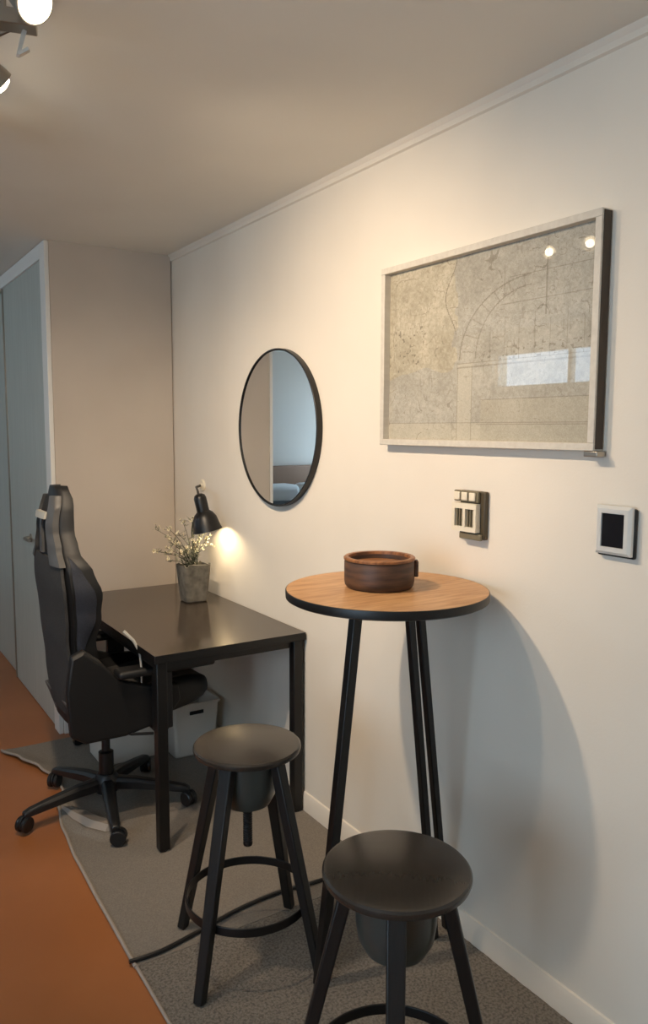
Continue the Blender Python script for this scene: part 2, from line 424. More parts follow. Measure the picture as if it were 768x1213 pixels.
# wooden bowl on the bar table
bx = thing('wooden_bowl', 'round dark walnut wooden bowl standing on the oak bar table', 'bowl', (1.287, 1.715, TZ))
bm = BM(); r = .098
add_lathe(bm, [(0, .0005), (r - .008, .0005), (r - .002, .008), (r, .02), (r, .072), (r - .004, .078), (r - .013, .078), (r - .016, .060), (0, .058)], 64)
obj('body', bm, M['walnut'], bx)
bm = BM(); add_lathe(bm, [(r - .0118, .0782), (r + .0015, .0782), (r + .002, .0835), (r - .002, .0865), (r - .012, .0855), (r - .013, .0782), (r - .0118, .0782)], 64, cap=False)
bm.faces.ensure_lookup_table()
obj('rim_ring', bm, M['lidwood'], bx)
bm = BM(); add_lathe(bm, [(0, .0585), (r - .0165, .0605), (r - .0165, .0665), (0, .0645)], 64); obj('inner_base', bm, M['lidwood'], bx)
bm = BM(); add_box(bm, .0, -.014, .03, .012, .014, .076)
for v in bm.verts: v.co = Matrix.Rotation(radians(-35), 4, 'Z') @ (v.co + Vector((r - .002, 0, 0)))
obj('tab', bm, M['walnut'], bx, bevel=.003)

# ------------------------------------------------------------------ bar stools
def make_stool(label, ringz):
    t = thing('bar_stool', label, 'stool', group='black bar stools')
    bm = BM(); add_lathe(bm, [(0, .628), (.142, .628), (.153, .632), (.1555, .639), (.155, .645), (.151, .6495), (.144, .651), (0, .650)], 72)
    obj('seat', bm, M['seatblack'], t)
    bm = BM(); add_lathe(bm, [(0, .462), (.045, .464), (.066, .474), (.080, .500), (.085, .535), (.085, .605), (.06, .6275), (0, .6275)], 48)
    obj('seat_hub', bm, M['hub'], t)
    bm = BM(); add_lathe(bm, [(0, .34), (.012, .34), (.014, .344)] + [(.014 - .002 * (i % 2), .35 + .0035 * i) for i in range(32)] + [(0, .4615)], 20)
    obj('height_screw', bm, M['black'], t)
    for k in range(4):
        bm = BM(); a = k * pi / 2
        u = Vector((cos(a), sin(a), 0))
        add_bar(bm, u * .099 + Vector((0, 0, .614)), u * .243 + Vector((0, 0, .0085)), .040, .030, .030, .026, side=u)
        obj('leg', bm, M['blackwood'], t, bevel=.004)
    bm = BM(); rr = .097 + (.243 - .097) * (.606 - ringz) / .595 - .016
    h, wd = .013, .005
    add_lathe(bm, [(rr - wd, ringz - h), (rr, ringz - h), (rr, ringz + h), (rr - wd, ringz + h)], 72)
    # close the ring profile
    bmesh.ops.delete(bm, geom=[f_ for f_ in bm.faces if len(f_.verts) > 4], context='FACES_ONLY')
    es = [e for e in bm.edges if len(e.link_faces) == 1]
    bmesh.ops.bridge_loops(bm, edges=es)
    obj('footrest_ring', bm, M['black'], t, bevel=.0015)
    return t
stool = make_stool('black round bar stool standing farther back, between the desk and the bar table', .188)
stool.location = (.984, 1.936, .0); stool.rotation_euler = (0, 0, radians(30))
s2 = dup(stool, (.953, 1.198, .0), radians(52), 'nearest black round bar stool in the foreground, in front of the bar table')

# ------------------------------------------------------------------ gaming chair   (local: +X forward)
CX, CY = .905, 3.05
gc = thing('gaming_chair', 'black high backed gaming chair on castors pushed under the desk', 'chair', (CX, CY, 0))
def lerp(tab, z):
    for (a, va), (b, vb) in zip(tab, tab[1:]):
        if z <= b:
            t = max(0, min(1, (z - a) / (b - a))); t = t * t * (3 - 2 * t); return va + (vb - va) * t
    return tab[-1][1]
WID = [(.42, .165), (.50, .19), (.62, .205), (.74, .205), (.86, .222), (.96, .238), (1.04, .222), (1.11, .165), (1.17, .125), (1.25, .112), (1.31, .082), (1.335, .05)]
WNG = [(.42, .0), (.60, .015), (.74, .03), (.86, .066), (.95, .078), (1.02, .06), (1.10, .02), (1.17, .01), (1.335, .0)]
BACKTAB = [(.42, -.172), (.62, -.186), (.80, -.200), (1.03, -.214), (1.18, -.212), (1.335, -.185)]
BACK = lambda z: lerp(BACKTAB, z)
THK = [(.42, .07), (.6, .09), (.9, .058), (1.05, .052), (1.2, .062), (1.28, .055), (1.335, .031)]
def back_pt(s, z, off):
    wv = lerp(WID, z)
    wing = lerp(WNG, z) * abs(s) ** 2.4 if off > .03 else 0
    return Vector((BACK(z) + .02 * abs(s) ** 3 + wing + off, wv * s, z))
def slab(bm, s0, s1, z0, z1, o0, o1, ns=24, nz=40, edge=True):
    """closed slab following the shell between offsets o0 (back) and o1(z)"""
    A, B = [], []
    for j in range(nz + 1):
        z = z0 + (z1 - z0) * j / nz; a, b = [], []
        for i in range(ns + 1):
            s = s0 + (s1 - s0) * i / ns
            k = (1 - abs(s) ** 6) if edge else 1
            th = o1(z) if callable(o1) else o1
            a.append(bm.verts.new(back_pt(s, z, o0 + (.012 * (1 - k) if edge else 0))))
            b.append(bm.verts.new(back_pt(s, z, max(o0 + (th - o0) * (.80 + .20 * k), .031) if th > .03 else th)))
        A.append(a); B.append(b)
    for j in range(nz):
        for i in range(ns):
            bm.faces.new((A[j][i], A[j + 1][i], A[j + 1][i + 1], A[j][i + 1])).smooth = True
            bm.faces.new((B[j][i], B[j][i + 1], B[j + 1][i + 1], B[j + 1][i])).smooth = True
    for j in range(nz):
        bm.faces.new((A[j][0], B[j][0], B[j + 1][0], A[j + 1][0])).smooth = True
        bm.faces.new((A[j][ns], A[j + 1][ns], B[j + 1][ns], B[j][ns])).smooth = True
    for i in range(ns):
        bm.faces.new((A[0][i], A[0][i + 1], B[0][i + 1], B[0][i])).smooth = True
        bm.faces.new((A[nz][i], B[nz][i], B[nz][i + 1], A[nz][i + 1])).smooth = True
bm = BM(); slab(bm, -1, 1, .42, 1.335, 0, lambda z: lerp(THK, z)); backrest = obj('backrest', bm, M['leather'], gc, sharp=60)
# navy flanks on the outside of both side wings
for sg in (-1, 1):
    bm = BM(); g = []
    for j in range(29):
        z = .70 + (1.085 - .70) * j / 28; row = []
        for i in range(9):
            fr = i / 8; k = sin(pi * j / 28) ** .6
            a = back_pt(sg, z, .014); b = back_pt(sg, z, lerp(THK, z) * .80)
            q = a.lerp(b, .08 + .72 * fr * k); q.y += sg * (.004 + .006 * k * sin(pi * fr))
            row.append(bm.verts.new(q))
        g.append(row)
    for j in range(28):
        for i in range(8): bm.faces.new((g[j][i], g[j][i + 1], g[j + 1][i + 1], g[j + 1][i])).smooth = True
    e_ = bmesh.ops.extrude_face_region(bm, geom=list(bm.faces))
    for v in [q for q in e_['geom'] if isinstance(q, bmesh.types.BMVert)]: v.co.y -= sg * .006
    o = obj('side_wing', bm, M['navy'], backrest, sharp=60); o['label'] = 'dark navy side panel'
bm = BM(); slab(bm, -.94, .94, .47, 1.075, -.012, -.001, 20, 40, False); o = obj('back_panel', bm, M['mesh'], gc, sharp=60); o['label'] = 'charcoal mesh panel'
# open head frame seen from behind: recess, rails, straps
bm = BM(); slab(bm, -.75, .75, 1.09, 1.295, -.006, -.0005, 10, 14, False); obj('head_recess', bm, M['slot'], gc, sharp=60)
for s0, s1 in ((-.98, -.58), (.58, .98)):
    bm = BM(); slab(bm, s0, s1, 1.05, 1.30, -.018, .004, 5, 24, False); o = obj('head_rail', bm, M['chargrey'], gc, sharp=60); o['label'] = 'charcoal rail beside the headrest opening'
bm = BM(); slab(bm, -.14, .10, 1.085, 1.225, -.016, -.0065, 4, 12, False); obj('head_strap', bm, M['chargrey'], gc, sharp=60)
bm = BM(); slab(bm, -.60, .60, 1.215, 1.240, -.026, -.010, 10, 3, False); o = obj('head_strap', bm, M['strapglint'], gc, sharp=60); o['label'] = 'pale grey crosswise strap'
bm = BM()
add_loft(bm, [[Vector((BACK(.40 + .12 * t) - .012 + .03 * (1 - t), y_, .40 + .12 * t)) + Vector(d_) for y_, d_ in ((-.17 - .02 * t, (0, 0, 0)), (.17 + .02 * t, (0, 0, 0)), (.17 + .02 * t, (.03, 0, 0)), (-.17 - .02 * t, (.03, 0, 0)))] for t in (0, .33, .66, 1)])
obj('lower_back_cover', bm, M['chargrey'], gc, bevel=.006)
# seat
def seat_sec(x, w_, zb, zt, bol):
    out = []
    prof = [(-1, .0), (-1.0, .5), (-.97, .9), (-.86, 1.0 + bol), (-.72, .95 + bol * .4), (-.4, .9), (0, .88), (.4, .9), (.72, .95 + bol * .4), (.86, 1.0 + bol), (.97, .9), (1, .5), (1, 0), (.5, -.12), (-.5, -.12)]
    for a, b in prof: out.append((x, w_ * a, zb + (zt - zb) * b))
    return out
bm = BM()
add_loft(bm, [seat_sec(-.135, .19, .405, .485, .1), seat_sec(-.09, .235, .400, .515, .25), seat_sec(.02, .255, .412, .535, .3), seat_sec(.15, .262, .432, .55, .3), seat_sec(.27, .258, .452, .565, .2), seat_sec(.345, .24, .475, .56, .05), seat_sec(.375, .20, .495, .535, 0)])
seat = obj('seat', bm, M['leather'], gc, sub=1, sharp=70)
bm = BM(); add_loft(bm, [seat_sec(-.06, .165, .516, .530, 0), seat_sec(.1, .17, .531, .546, 0), seat_sec(.26, .165, .548, .562, 0)])
obj('seat_inset', bm, M['mesh'], seat)
for sg in (-1, 1):
    bm = BM(); prof = [(-.205, .43), (-.215, .60), (-.195, .73), (-.15, .75), (-.09, .70), (-.02, .615), (.10, .575), (.21, .565), (.22, .50), (.16, .425), (.0, .395), (-.15, .395)]
    add_loft(bm, [[(max(x, -.10) if sg > 0 else x, sg * y, z + (0 if y < .27 else (.5 - z) * .06)) for x, z in prof] for y in (.235, .262, .272)], smooth=False)
    obj('side_cover', bm, M['leather'], gc, bevel=.008, seg=3)
# armrests
for sg in (-1, 1):
    bm = BM(); y_ = sg * .285
    add_box(bm, .10, y_ - .017, .405, .175, y_ + .017, .63)
    add_box(bm, .105, min(y_, sg * .12), .393, .165, max(y_, sg * .12), .408)
    ar = obj('armrest', bm, M['plastic'], gc, bevel=.006)
    bm = BM(); add_box(bm, -.04, y_ - .042, .632, .345, y_ + .042, .662)
    obj('arm_pad', bm, M['leather'], ar, bevel=.013, seg=3)
# pale strip standing in for a shiny-edge highlight, and the tilt lever
bm = BM(); add_tube(bm, [(.0, -.262, .80), (.03, -.285, .765), (.05, -.292, .72), (.055, -.292, .66), (.056, -.288, .60)], .007, 8, r1=.003)
o = obj('side_glint', bm, M['strapglint'], gc); o['label'] = 'pale strip standing in for a highlight on the chair side'
bm = BM(); add_tube(bm, [(-.02, -.20, .405), (.02, -.27, .40), (.10, -.285, .392)], .006, 8); obj('tilt_lever', bm, M['plastic'], gc)
bm = BM(); add_box(bm, -.11, -.10, .372, .13, .10, .402); obj('tilt_mechanism', bm, M['plastic'], gc, bevel=.01)
bm = BM(); add_lathe(bm, [(0, .10), (.03, .10), (.03, .24), (.017, .245), (.017, .3715), (0, .3715)], 32); obj('gas_column', bm, M['black'], gc)
bm = BM(); add_lathe(bm, [(0, .075), (.045, .075), (.052, .09), (.050, .13), (.036, .15), (0, .15)], 32); obj('base_hub', bm, M['plastic'], gc)
for k in range(5):
    a = radians(186 + 72 * k); u = Vector((cos(a), sin(a), 0)); n_ = Vector((-sin(a), cos(a), 0))
    bm = BM(); secs = []
    for r_, z_, w_, h_ in ((.03, .112, .052, .048), (.12, .108, .050, .044), (.24, .092, .042, .036), (.315, .080, .036, .030), (.338, .074, .030, .022)):
        p = u * r_ + Vector((0, 0, z_))
        secs.append([p + n_ * w_ / 2 * q[0] + Vector((0, 0, h_ / 2 * q[1])) for q in ((-1, -1), (1, -1), (1, .4), (.6, 1), (-.6, 1), (-1, .4))])
    add_loft(bm, secs, smooth=False); bl = obj('base_leg', bm, M['plastic'], gc, bevel=.004)
    ca = a + (.5, 1.3, -.7, .4, 2.0)[k]; cu = Vector((cos(ca), sin(ca), 0)); cn = Vector((-sin(ca), cos(ca), 0))
    bm = BM(); hub = u * .325 + cu * .012
    for sg in (-1, 1):
        mt = Matrix.Translation(hub + cn * .014 * sg + Vector((0, 0, .0385))) @ cn.to_track_quat('Z', 'Y').to_matrix().to_4x4()
        add_lathe(bm, [(0, -.009), (.026, -.009), (.030, -.006), (.030, .006), (.026, .009), (0, .009)], 28, mt)
    add_box(bm, -.006, -.006, .03, .006, .006, .064)
    for v in bm.verts[-8:]: v.co += u * .325
    mt = Matrix.Translation(hub + Vector((0, 0, .044))) @ cn.to_track_quat('Z', 'Y').to_matrix().to_4x4()
    add_lathe(bm, [(0, -.004), (.028, -.004), (.028, .004), (0, .004)], 24, mt)
    obj('castor', bm, M['plastic'], gc)

# ------------------------------------------------------------------ storage box under the desk
wb = thing('storage_bin', 'white plastic storage bin with a handle slot under the desk', 'bin', (1.415, 3.43, .008))
def rr_rect(a, b, r, n=5):
    out = []
    for cx, cy, a0 in ((a - r, b - r, 0), (-a + r, b - r, 90), (-a + r, -b + r, 180), (a - r, -b + r, 270)):
        for i in range(n + 1):
            t = radians(a0 + 90 * i / n); out.append((cx + r * cos(t), cy + r * sin(t)))
    return out
bm = BM(); secs = []
for a, b, z in ((.098, .105, 0), (.102, .11, .006), (.118, .126, .245), (.124, .132, .247), (.124, .132, .26), (.114, .122, .26), (.098, .106, .012)):
    secs.append([(x, y, z) for x, y in rr_rect(a, b, .02)])
add_loft(bm, secs); obj('body', bm, M['white'], wb)
bm = BM(); add_box(bm, -.035, -.1275, .205, .035, -.12, .223); obj('handle_slot', bm, M['slot'], wb, bevel=.003)

lb = thing('storage_bin', 'low white storage box on the rug behind the office chair base', 'bin', (1.135, 3.52, .008))
bm = BM(); secs = []
for a, b, z in ((.135, .10, 0), (.14, .105, .006), (.148, .112, .255), (.154, .118, .257), (.154, .118, .27), (.144, .108, .27), (.134, .10, .012)):
    secs.append([(x, y, z) for x, y in rr_rect(a, b, .018)])
add_loft(bm, secs); obj('body', bm, M['white'], lb)
bm = BM(); add_box(bm, -.03, -.1125, .215, .03, -.105, .230); obj('handle_slot', bm, M['slot'], lb, bevel=.003)

# ------------------------------------------------------------------ plant on the desk
PX, PY = 1.425, 3.345
pl = thing('potted_plant', 'grey concrete pot of small cream flowers standing on the black desk', 'plant', (PX, PY, DZ))
bm = BM(); secs = []
rnd = random.Random(7)
wob = [rnd.uniform(-.006, .010) for _ in range(24)]
for a, r_, z in ((.047, .02, 0.0005), (.053, .022, .006), (.058, .024, .06), (.064, .026, .13), (.067, .027, .172), (.060, .022, .174), (.056, .022, .14)):
    ring = rr_rect(a, a, r_); secs.append([(x, y, z + (wob[i] if z > .16 else 0)) for i, (x, y) in enumerate(ring)])
add_loft(bm, secs); obj('pot', bm, M['concrete'], pl)
bm = BM(); add_prism(bm, rr_rect(.0575, .0575, .02), .130, .146); obj('soil', bm, M['soil'], pl)
bm = BM(); bl_ = BM()
def leaf(b, p, d, L, W, up, mi=0):
    d = d.normalized(); s = d.cross(up)
    if s.length < .01: s = Vector((1, 0, 0))
    s.normalize(); n_ = s.cross(d)
    c0 = b.verts.new(p); c1 = b.verts.new(p + d * L)
    l = b.verts.new(p + d * L * .5 + s * W / 2 + n_ * W * .18); r = b.verts.new(p + d * L * .5 - s * W / 2 + n_ * W * .18); mm = b.verts.new(p + d * L * .5)
    for f_ in ((c0, r, mm), (mm, r, c1), (c0, mm, l), (mm, c1, l)): b.faces.new(f_).material_index = mi
fmesh = []
for v_ in range(3):                                            # three flower heads: petals joined to a small centre
    b = BM(); rf = random.Random(20 + v_); np_ = 5 + v_ % 2
    ring = []; c0 = b.verts.new((0, 0, .0022))
    for k in range(np_):
        t0 = 2 * pi * k / np_; t1 = 2 * pi * (k + 1) / np_
        ring.append(b.verts.new((.0024 * cos(t0), .0024 * sin(t0), .0005)))
    for k in range(np_):
        t = 2 * pi * (k + .5) / np_; L_ = rf.uniform(.0085, .0115); h = rf.uniform(.002, .006)
        A, B = ring[k], ring[(k + 1) % np_]
        b.faces.new((A, B, c0)).material_index = 1
        l = b.verts.new((L_ * .7 * cos(t - .42), L_ * .7 * sin(t - .42), h)); r = b.verts.new((L_ * .7 * cos(t + .42), L_ * .7 * sin(t + .42), h)); e = b.verts.new((L_ * cos(t), L_ * sin(t), h * .8))
        b.faces.new((A, l, r, B)); b.faces.new((l, e, r))
    me = bpy.data.meshes.new('flower'); b.to_mesh(me); b.free(); me.materials.append(M['petal']); me.materials.append(M['petalc']); fmesh.append(me)
def flower(p, d):
    o = bpy.data.objects.new('flower', rnd.choice(fmesh)); C.objects.link(o); o.parent = pl
    o.location = p; o.rotation_euler = d.to_track_quat('Z', 'Y').to_euler(); k = rnd.uniform(.75, 1.25); o.scale = (k, k, k)
# stems reach the tips seen in the photograph: left spray, upright stems, right sprigs (local coordinates)
tips = [(-.13, -.04, .29), (-.185, .02, .245), (-.17, .03, .345), (-.10, .05, .34), (-.06, -.03, .375), (-.085, .0, .27), (-.05, .04, .31), (-.02, -.05, .28),
        (.01, .02, .38), (.03, -.03, .335), (.05, .02, .35), (.05, -.05, .29), (.065, .03, .30), (.075, -.02, .26), (-.145, -.05, .205), (-.115, .04, .225), (.02, .05, .26), (-.03, .03, .23),
        (-.12, -.02, .25), (-.09, -.05, .23), (-.105, .02, .30), (-.06, -.05, .24), (-.04, .0, .25), (0.0, -.03, .24)]
for tx, ty, tz in tips:
    base = Vector((rnd.uniform(-.028, .028), rnd.uniform(-.028, .028), .142)); tip = Vector((tx, ty, tz))
    midp = base.lerp(tip, .55) + Vector((-.25 * tx, -.25 * ty, .03))
    P = [base * (1 - t) ** 2 + midp * 2 * t * (1 - t) + tip * t * t for t in [i / 9 for i in range(10)]]
    add_tube(bm, P, .0017, 5, r1=.0009)
    for i in range(2, 10):
        for q in range(3):
            if rnd.random() < .8:
                d = Vector((rnd.uniform(-1, 1), rnd.uniform(-1, 1), rnd.uniform(-.3, .9)))
                leaf(bl_, P[i], d, rnd.uniform(.014, .032), rnd.uniform(.005, .011), Vector((0, 0, 1)))
    for q in range(4):
        d = Vector((rnd.uniform(-1, 1), rnd.uniform(-1, 1), rnd.uniform(-.2, 1))).normalized()
        e = tip + d * rnd.uniform(.008, .026); add_tube(bm, [tip - (tip - P[-2]) * .5, e], .0008, 4)
        flower(e, d)
add_tube(bm, [(0.0, 0, .14), (.002, .004, .25), (-.004, .004, .32), (.002, .006, .37)], .003, 6)
for d in ((-1, .2, .5), (1, .1, .25), (-.3, .6, .6), (.6, -.5, .5)): leaf(bl_, Vector((.002, .006, .365)), Vector(d), .05, .012, Vector((0, 0, 1)))
obj('stems', bm, M['stem'], pl); obj('leaves', bl_, M['leaf'], pl)

# ------------------------------------------------------------------ wall lamp above the plant
lm = thing('wall_lamp', 'small black wall lamp with warm light shining down behind the plant', 'lamp', (XW, 3.40, 1.10))
ax = Vector((.20, -.10, -1)).normalized()                         # the shade looks down and slightly to the wall
top = Vector((-.128, -.075, .143))
def along(dist): return Matrix.Translation(top + ax * dist) @ (-ax).to_track_quat('Z', 'Y').to_matrix().to_4x4()
bm = BM(); add_lathe(bm, [(0, 0), (.030, 0), (.030, .004), (.026, .008), (.013, .009), (.011, .014), (0, .014)], 32, Matrix.Translation((0, .175, .172)) @ Matrix.Rotation(-pi / 2, 4, 'Y'))
o = obj('wall_plate', bm, M['cream'], lm); o['label'] = 'pale round wall plate'
bm = BM(); add_tube(bm, [(-.013, .175, .172), (-.05, .14, .168), (-.09, .03, .155), (-.125, -.06, .135)], .006, 10); obj('arm', bm, M['black'], lm)
bm = BM(); add_lathe(bm, [(0, .012), (.014, .010), (.024, .003), (.029, -.010), (.029, -.075), (0, -.075)], 32, along(0)); obj('socket', bm, M['black'], lm)
bm = BM(); add_lathe(bm, [(.0, -.072), (.030, -.072), (.044, -.085), (.055, -.105), (.064, -.150), (.068, -.166), (.066, -.166), (.062, -.150), (.053, -.107), (.042, -.088), (.028, -.076), (0, -.076)], 40, along(0)); obj('shade', bm, M['black'], lm)
bm = BM(); add_lathe(bm, [(0, -.132), (.016, -.127), (.022, -.116), (.020, -.104), (.013, -.09), (.012, -.0765), (0, -.0765)], 24, along(0)); obj('bulb', bm, M['bulb2'], lm)
L = lamp('wall_lamp_glow', 'SPOT', Vector((XW, 3.40, 1.10)) + top + ax * .15, 3.4, (1.0, .78, .47), Vector((XW, 3.40, 1.10)) + top + ax * 1.0 + Vector((.1, 0, 0)), spot_size=radians(155), spot_blend=.6, shadow_soft_size=.02)

# ------------------------------------------------------------------ round mirror
mr = thing('round_mirror', 'round wall mirror with a thin black rim above the desk', 'mirror', (XW, 2.792, 1.556))
RY, RZ = .326, .320
mtx = Matrix.Rotation(-pi / 2, 4, 'Y')
bm = BM(); add_lathe(bm, [(RZ - .008, .001), (RZ - .001, .001), (RZ, .003), (RZ, .027), (RZ - .001, .028), (RZ - .005, .028), (RZ - .006, .026), (RZ - .008, .014)], 128, mtx, sy=RY / RZ)
bmesh.ops.delete(bm, geom=[f_ for f_ in bm.faces if len(f_.verts) > 4], context='FACES_ONLY')
obj('rim', bm, M['black'], mr)
bm = BM(); add_lathe(bm, [(0, .016), (RZ - .0085, .016), (RZ - .0085, .0225), (0, .0225)], 128, mtx, smooth=False, sy=RY / RZ); obj('mirror_glass', bm, M['mirror'], mr)

# ------------------------------------------------------------------ framed artwork
AY0, AY1, AZ0, AZ1 = 1.214, 2.062, 1.502, 2.064; AD = .034
ar = thing('framed_picture', 'large framed abstract plaster-toned print behind reflecting glass on white wall', 'picture', (XW - .004, (AY0 + AY1) / 2, AZ0))
ar.rotation_euler = (0, 0, 0)
ah, hz_ = (AY1 - AY0) / 2, AZ1 - AZ0; fw = .019
bm = BM()
add_box(bm, -AD, -ah, 0, 0, ah, fw); add_box(bm, -AD, -ah, hz_ - fw, 0, ah, hz_)
add_box(bm, -AD, -ah, fw, 0, -ah + fw, hz_ - fw); add_box(bm, -AD, ah - fw, fw, 0, ah, hz_ - fw)
fr = obj('frame', bm, M['frame'], ar, bevel=.0015)
bm = BM(); add_box(bm, -AD + .006, -ah - .0015, .004, -.001, -ah - .0001, hz_ - .004); o = obj('shaded_frame_edge', bm, M['frameside'], fr); o['label'] = 'outer edge of the frame with its shade painted brown'  # dark strip paints the shaded side of the frame
bm = BM(); add_box(bm, -.034, -ah - .012, -.014, -.004, -ah + .028, -.0005); obj('corner_bracket', bm, M['steel'], fr, bevel=.002)
# the print: a fine sheet painted per face (u to the viewer's right = -y, v up)
def vnoise(u, v, seed):
    r_ = np.random.RandomState(seed); G = r_.rand(130, 130)
    i, j = np.floor(u).astype(int), np.floor(v).astype(int); fu, fv = u - i, v - j
    fu = fu * fu * (3 - 2 * fu); fv = fv * fv * (3 - 2 * fv); i %= 128; j %= 128
    return (G[i, j] * (1 - fu) + G[i + 1, j] * fu) * (1 - fv) + (G[i, j + 1] * (1 - fu) + G[i + 1, j + 1] * fu) * fv
NU, NV = 330, 215
uu, vv = np.meshgrid((np.arange(NU) + .5) / NU, (np.arange(NV) + .5) / NV)
n1 = vnoise(uu * 9, vv * 6, 1); n2 = vnoise(uu * 36, vv * 24, 2); n3 = vnoise(uu * 110, vv * 80, 3)
sh = .36 * n1 + .28 * n2 + .36 * n3
col = np.zeros((NV, NU, 3))
pale, tan, grey, dark = np.array((186, 180, 164.)), np.array((180, 171, 150.)), np.array((172, 167, 154.)), np.array((110, 102, 86.))
col[:] = grey + (sh[..., None] - .5) * 46
lz = (uu < .40) & (vv > .40 + .08 * (n1 - .5)) & (uu < .385 + .05 * (n2 - .5))
col[lz] = (tan + (sh[..., None] - .5) * 60)[lz]
ab = (uu > .40) & (uu < .475) & (vv < .42)
col[ab] = (pale + (sh[..., None] - .5) * 12)[ab]
bot = vv < .10; col[bot] = (np.array((184, 177, 160.)) + (sh[..., None] - .5) * 22)[bot]
blk = (uu > .52) & (vv < .22); col[blk] = (np.array((176, 169, 152.)) + (sh[..., None] - .5) * 20)[blk]
def ink(mask, k=.55): col[mask] = col[mask] * (1 - k) + dark * k
tq = 1.0 / NV
# arch: two rings springing from the middle pier, rising to the right
for ru, rv, k in ((.325, .385, .42), (.245, .335, .42)):
    rr_ = np.hypot((uu - .735) / ru, (vv - .44) / rv); ink((np.abs(rr_ - 1) < tq * 1.9) & (vv > .44) & (uu < .735), k)
th_ = np.degrees(np.arctan2((vv - .44) / .36, (.735 - uu) / .285)); rr_ = np.hypot((uu - .735) / .285, (vv - .44) / .36)
ink((np.abs((th_ % 13) - 6.5) < .5) & (np.abs(rr_ - 1) < .10) & (uu < .735) & (vv > .44), .25)
crk2 = np.abs(vnoise(uu * 34, vv * 24, 21) - .5); ink((crk2 < .020) & (n1 > .42) & ((uu < .40) | (vv > .44)), .20)
crk3 = np.abs(vnoise(uu * 22, vv * 30, 23) - .5); ink((crk3 < .014) & (n2 > .5) & (vv > .10), .26)
for u0_, va, vb in ((.402, 0, .40), (.475, 0, .40), (.62, .74, .90), (.80, .62, .95)): ink((np.abs(uu - u0_) < .6 / NU) & (vv > va) & (vv < vb), .38)
for v0_, ua, ub in ((.42, .40, 1), (.40, .40, 1), (.10, 0, 1), (.22, .52, 1), (.09, .5, 1), (.70, .60, 1), (.83, .64, 1)): ink((np.abs(vv - v0_) < tq * .6) & (uu > ua) & (uu < ub), .30)
for k_ in range(7): ink((np.abs(uu - (.56 + .065 * k_)) < .5 / NU) & (vv > .42) & (vv < .60 + .04 * (k_ % 2)), .22)
crk = np.abs(vnoise(uu * 14, vv * 10, 9) - .5); ink((crk < .012) & (n2 > .45) & ((uu < .40) | ((uu > .5) & (vv > .43))), .40)
ink((np.abs(uu - (.36 + .03 * np.sin(vv * 14))) < .7 / NU) & (vv > .58) & (vv < .98), .6)
spk = (vnoise(uu * 100, vv * 70, 11) > .83) & (uu < .14 + .1 * n1) & (vv < .66) & (vv > .40); ink(spk, .6)
spk = (vnoise(uu * 100, vv * 70, 12) > .80) & (uu > .5) & (vv > .42) & (vv < .50); ink(spk, .45)
col += (np.random.RandomState(5).rand(NV, NU, 1) - .5) * 14
col = np.clip(col, 0, 255) / 255.; col = np.where(col <= .04045, col / 12.92, ((col + .055) / 1.055) ** 2.4)
me = bpy.data.meshes.new('print')
gu = np.linspace(-(ah - fw + .002), ah - fw + .002, NU + 1)[::-1]; gv = np.linspace(fw - .002, hz_ - fw + .002, NV + 1)
verts = [(-.010, float(a), float(b)) for b in gv for a in gu]
faces = [(j * (NU + 1) + i, j * (NU + 1) + i + 1, (j + 1) * (NU + 1) + i + 1, (j + 1) * (NU + 1) + i) for j in range(NV) for i in range(NU)]
me.from_pydata(verts, [], faces)
ca = me.color_attributes.new('ink', 'FLOAT_COLOR', 'CORNER')
flat = np.ones((NV * NU, 4, 4), dtype=np.float32); flat[:, :, :3] = col.reshape(-1, 1, 3); ca.data.foreach_set('color', flat.ravel())
mp_ = mat('printed_paper', (1, 1, 1, 1), .8); n = mp_.node_tree
at = n.nodes.new('ShaderNodeVertexColor'); at.layer_name = 'ink'; n.links.new(at.outputs[0], n.nodes['Principled BSDF'].inputs['Base Color'])
pb_ = n.nodes['Principled BSDF']; pb_.inputs['Coat Weight'].default_value = 1; pb_.inputs['Coat Roughness'].default_value = 0; pb_.inputs['Coat IOR'].default_value = 1.58
me.materials.append(mp_)
o = bpy.data.objects.new('glazed_print', me); C.objects.link(o); o.parent = ar
bm = BM(); add_box(bm, -.0075, -ah + fw - .003, fw - .003, -.001, ah - fw + .003, hz_ - fw + .003); obj('backing_board', bm, M['frameside'], ar)

# ------------------------------------------------------------------ wall devices
th = thing('thermostat', 'cream thermostat box with two grilles, left of the dark screen panel', 'thermostat', (XW - .001, 1.648, 1.245))
bm = BM(); add_box(bm, -.016, -.058, -.006, 0, .045, .132); obj('shaded_back_case', bm, M['shadeolive'], th, bevel=.004)  # offset dark case puts the box's shaded right side into the colour
bm = BM()
add_box(bm, -.034, -.040, .014, -.0165, .060, .028); add_box(bm, -.034, -.040, .080, -.0165, .060, .096)
add_box(bm, -.034, -.040, .0285, -.0165, -.030, .0795); add_box(bm, -.034, .048, .0285, -.0165, .060, .0795); add_box(bm, -.034, .004, .0285, -.0165, .014, .0795)
obj('front_cover', bm, M['cream'], th)
for y_ in (-.013, .031):
    bm = BM(); add_box(bm, -.024, y_ - .0165, .029, -.0168, y_ + .0165, .079)
    for k in (-1, 0, 1): add_box(bm, -.030, y_ + k * .010 - .002, .029, -.0242, y_ + k * .010 + .002, .079)
    obj('grille', bm, M['olive'], th)
bm = BM(); add_box(bm, -.026, -.040, .100, -.0165, .060, .132); sb = obj('button_strip', bm, M['olive'], th, bevel=.002)
for y_ in (.043, .012, -.020):
    bm = BM(); add_box(bm, -.033, y_ - .012, .104, -.0262, y_ + .012, .128); obj('button', bm, M['cream'], sb, bevel=.003)
bm = BM(); add_box(bm, -.026, -.052, -.008, -.0165, .035, .010); obj('lower_lip', bm, M['olive'], th, bevel=.002)

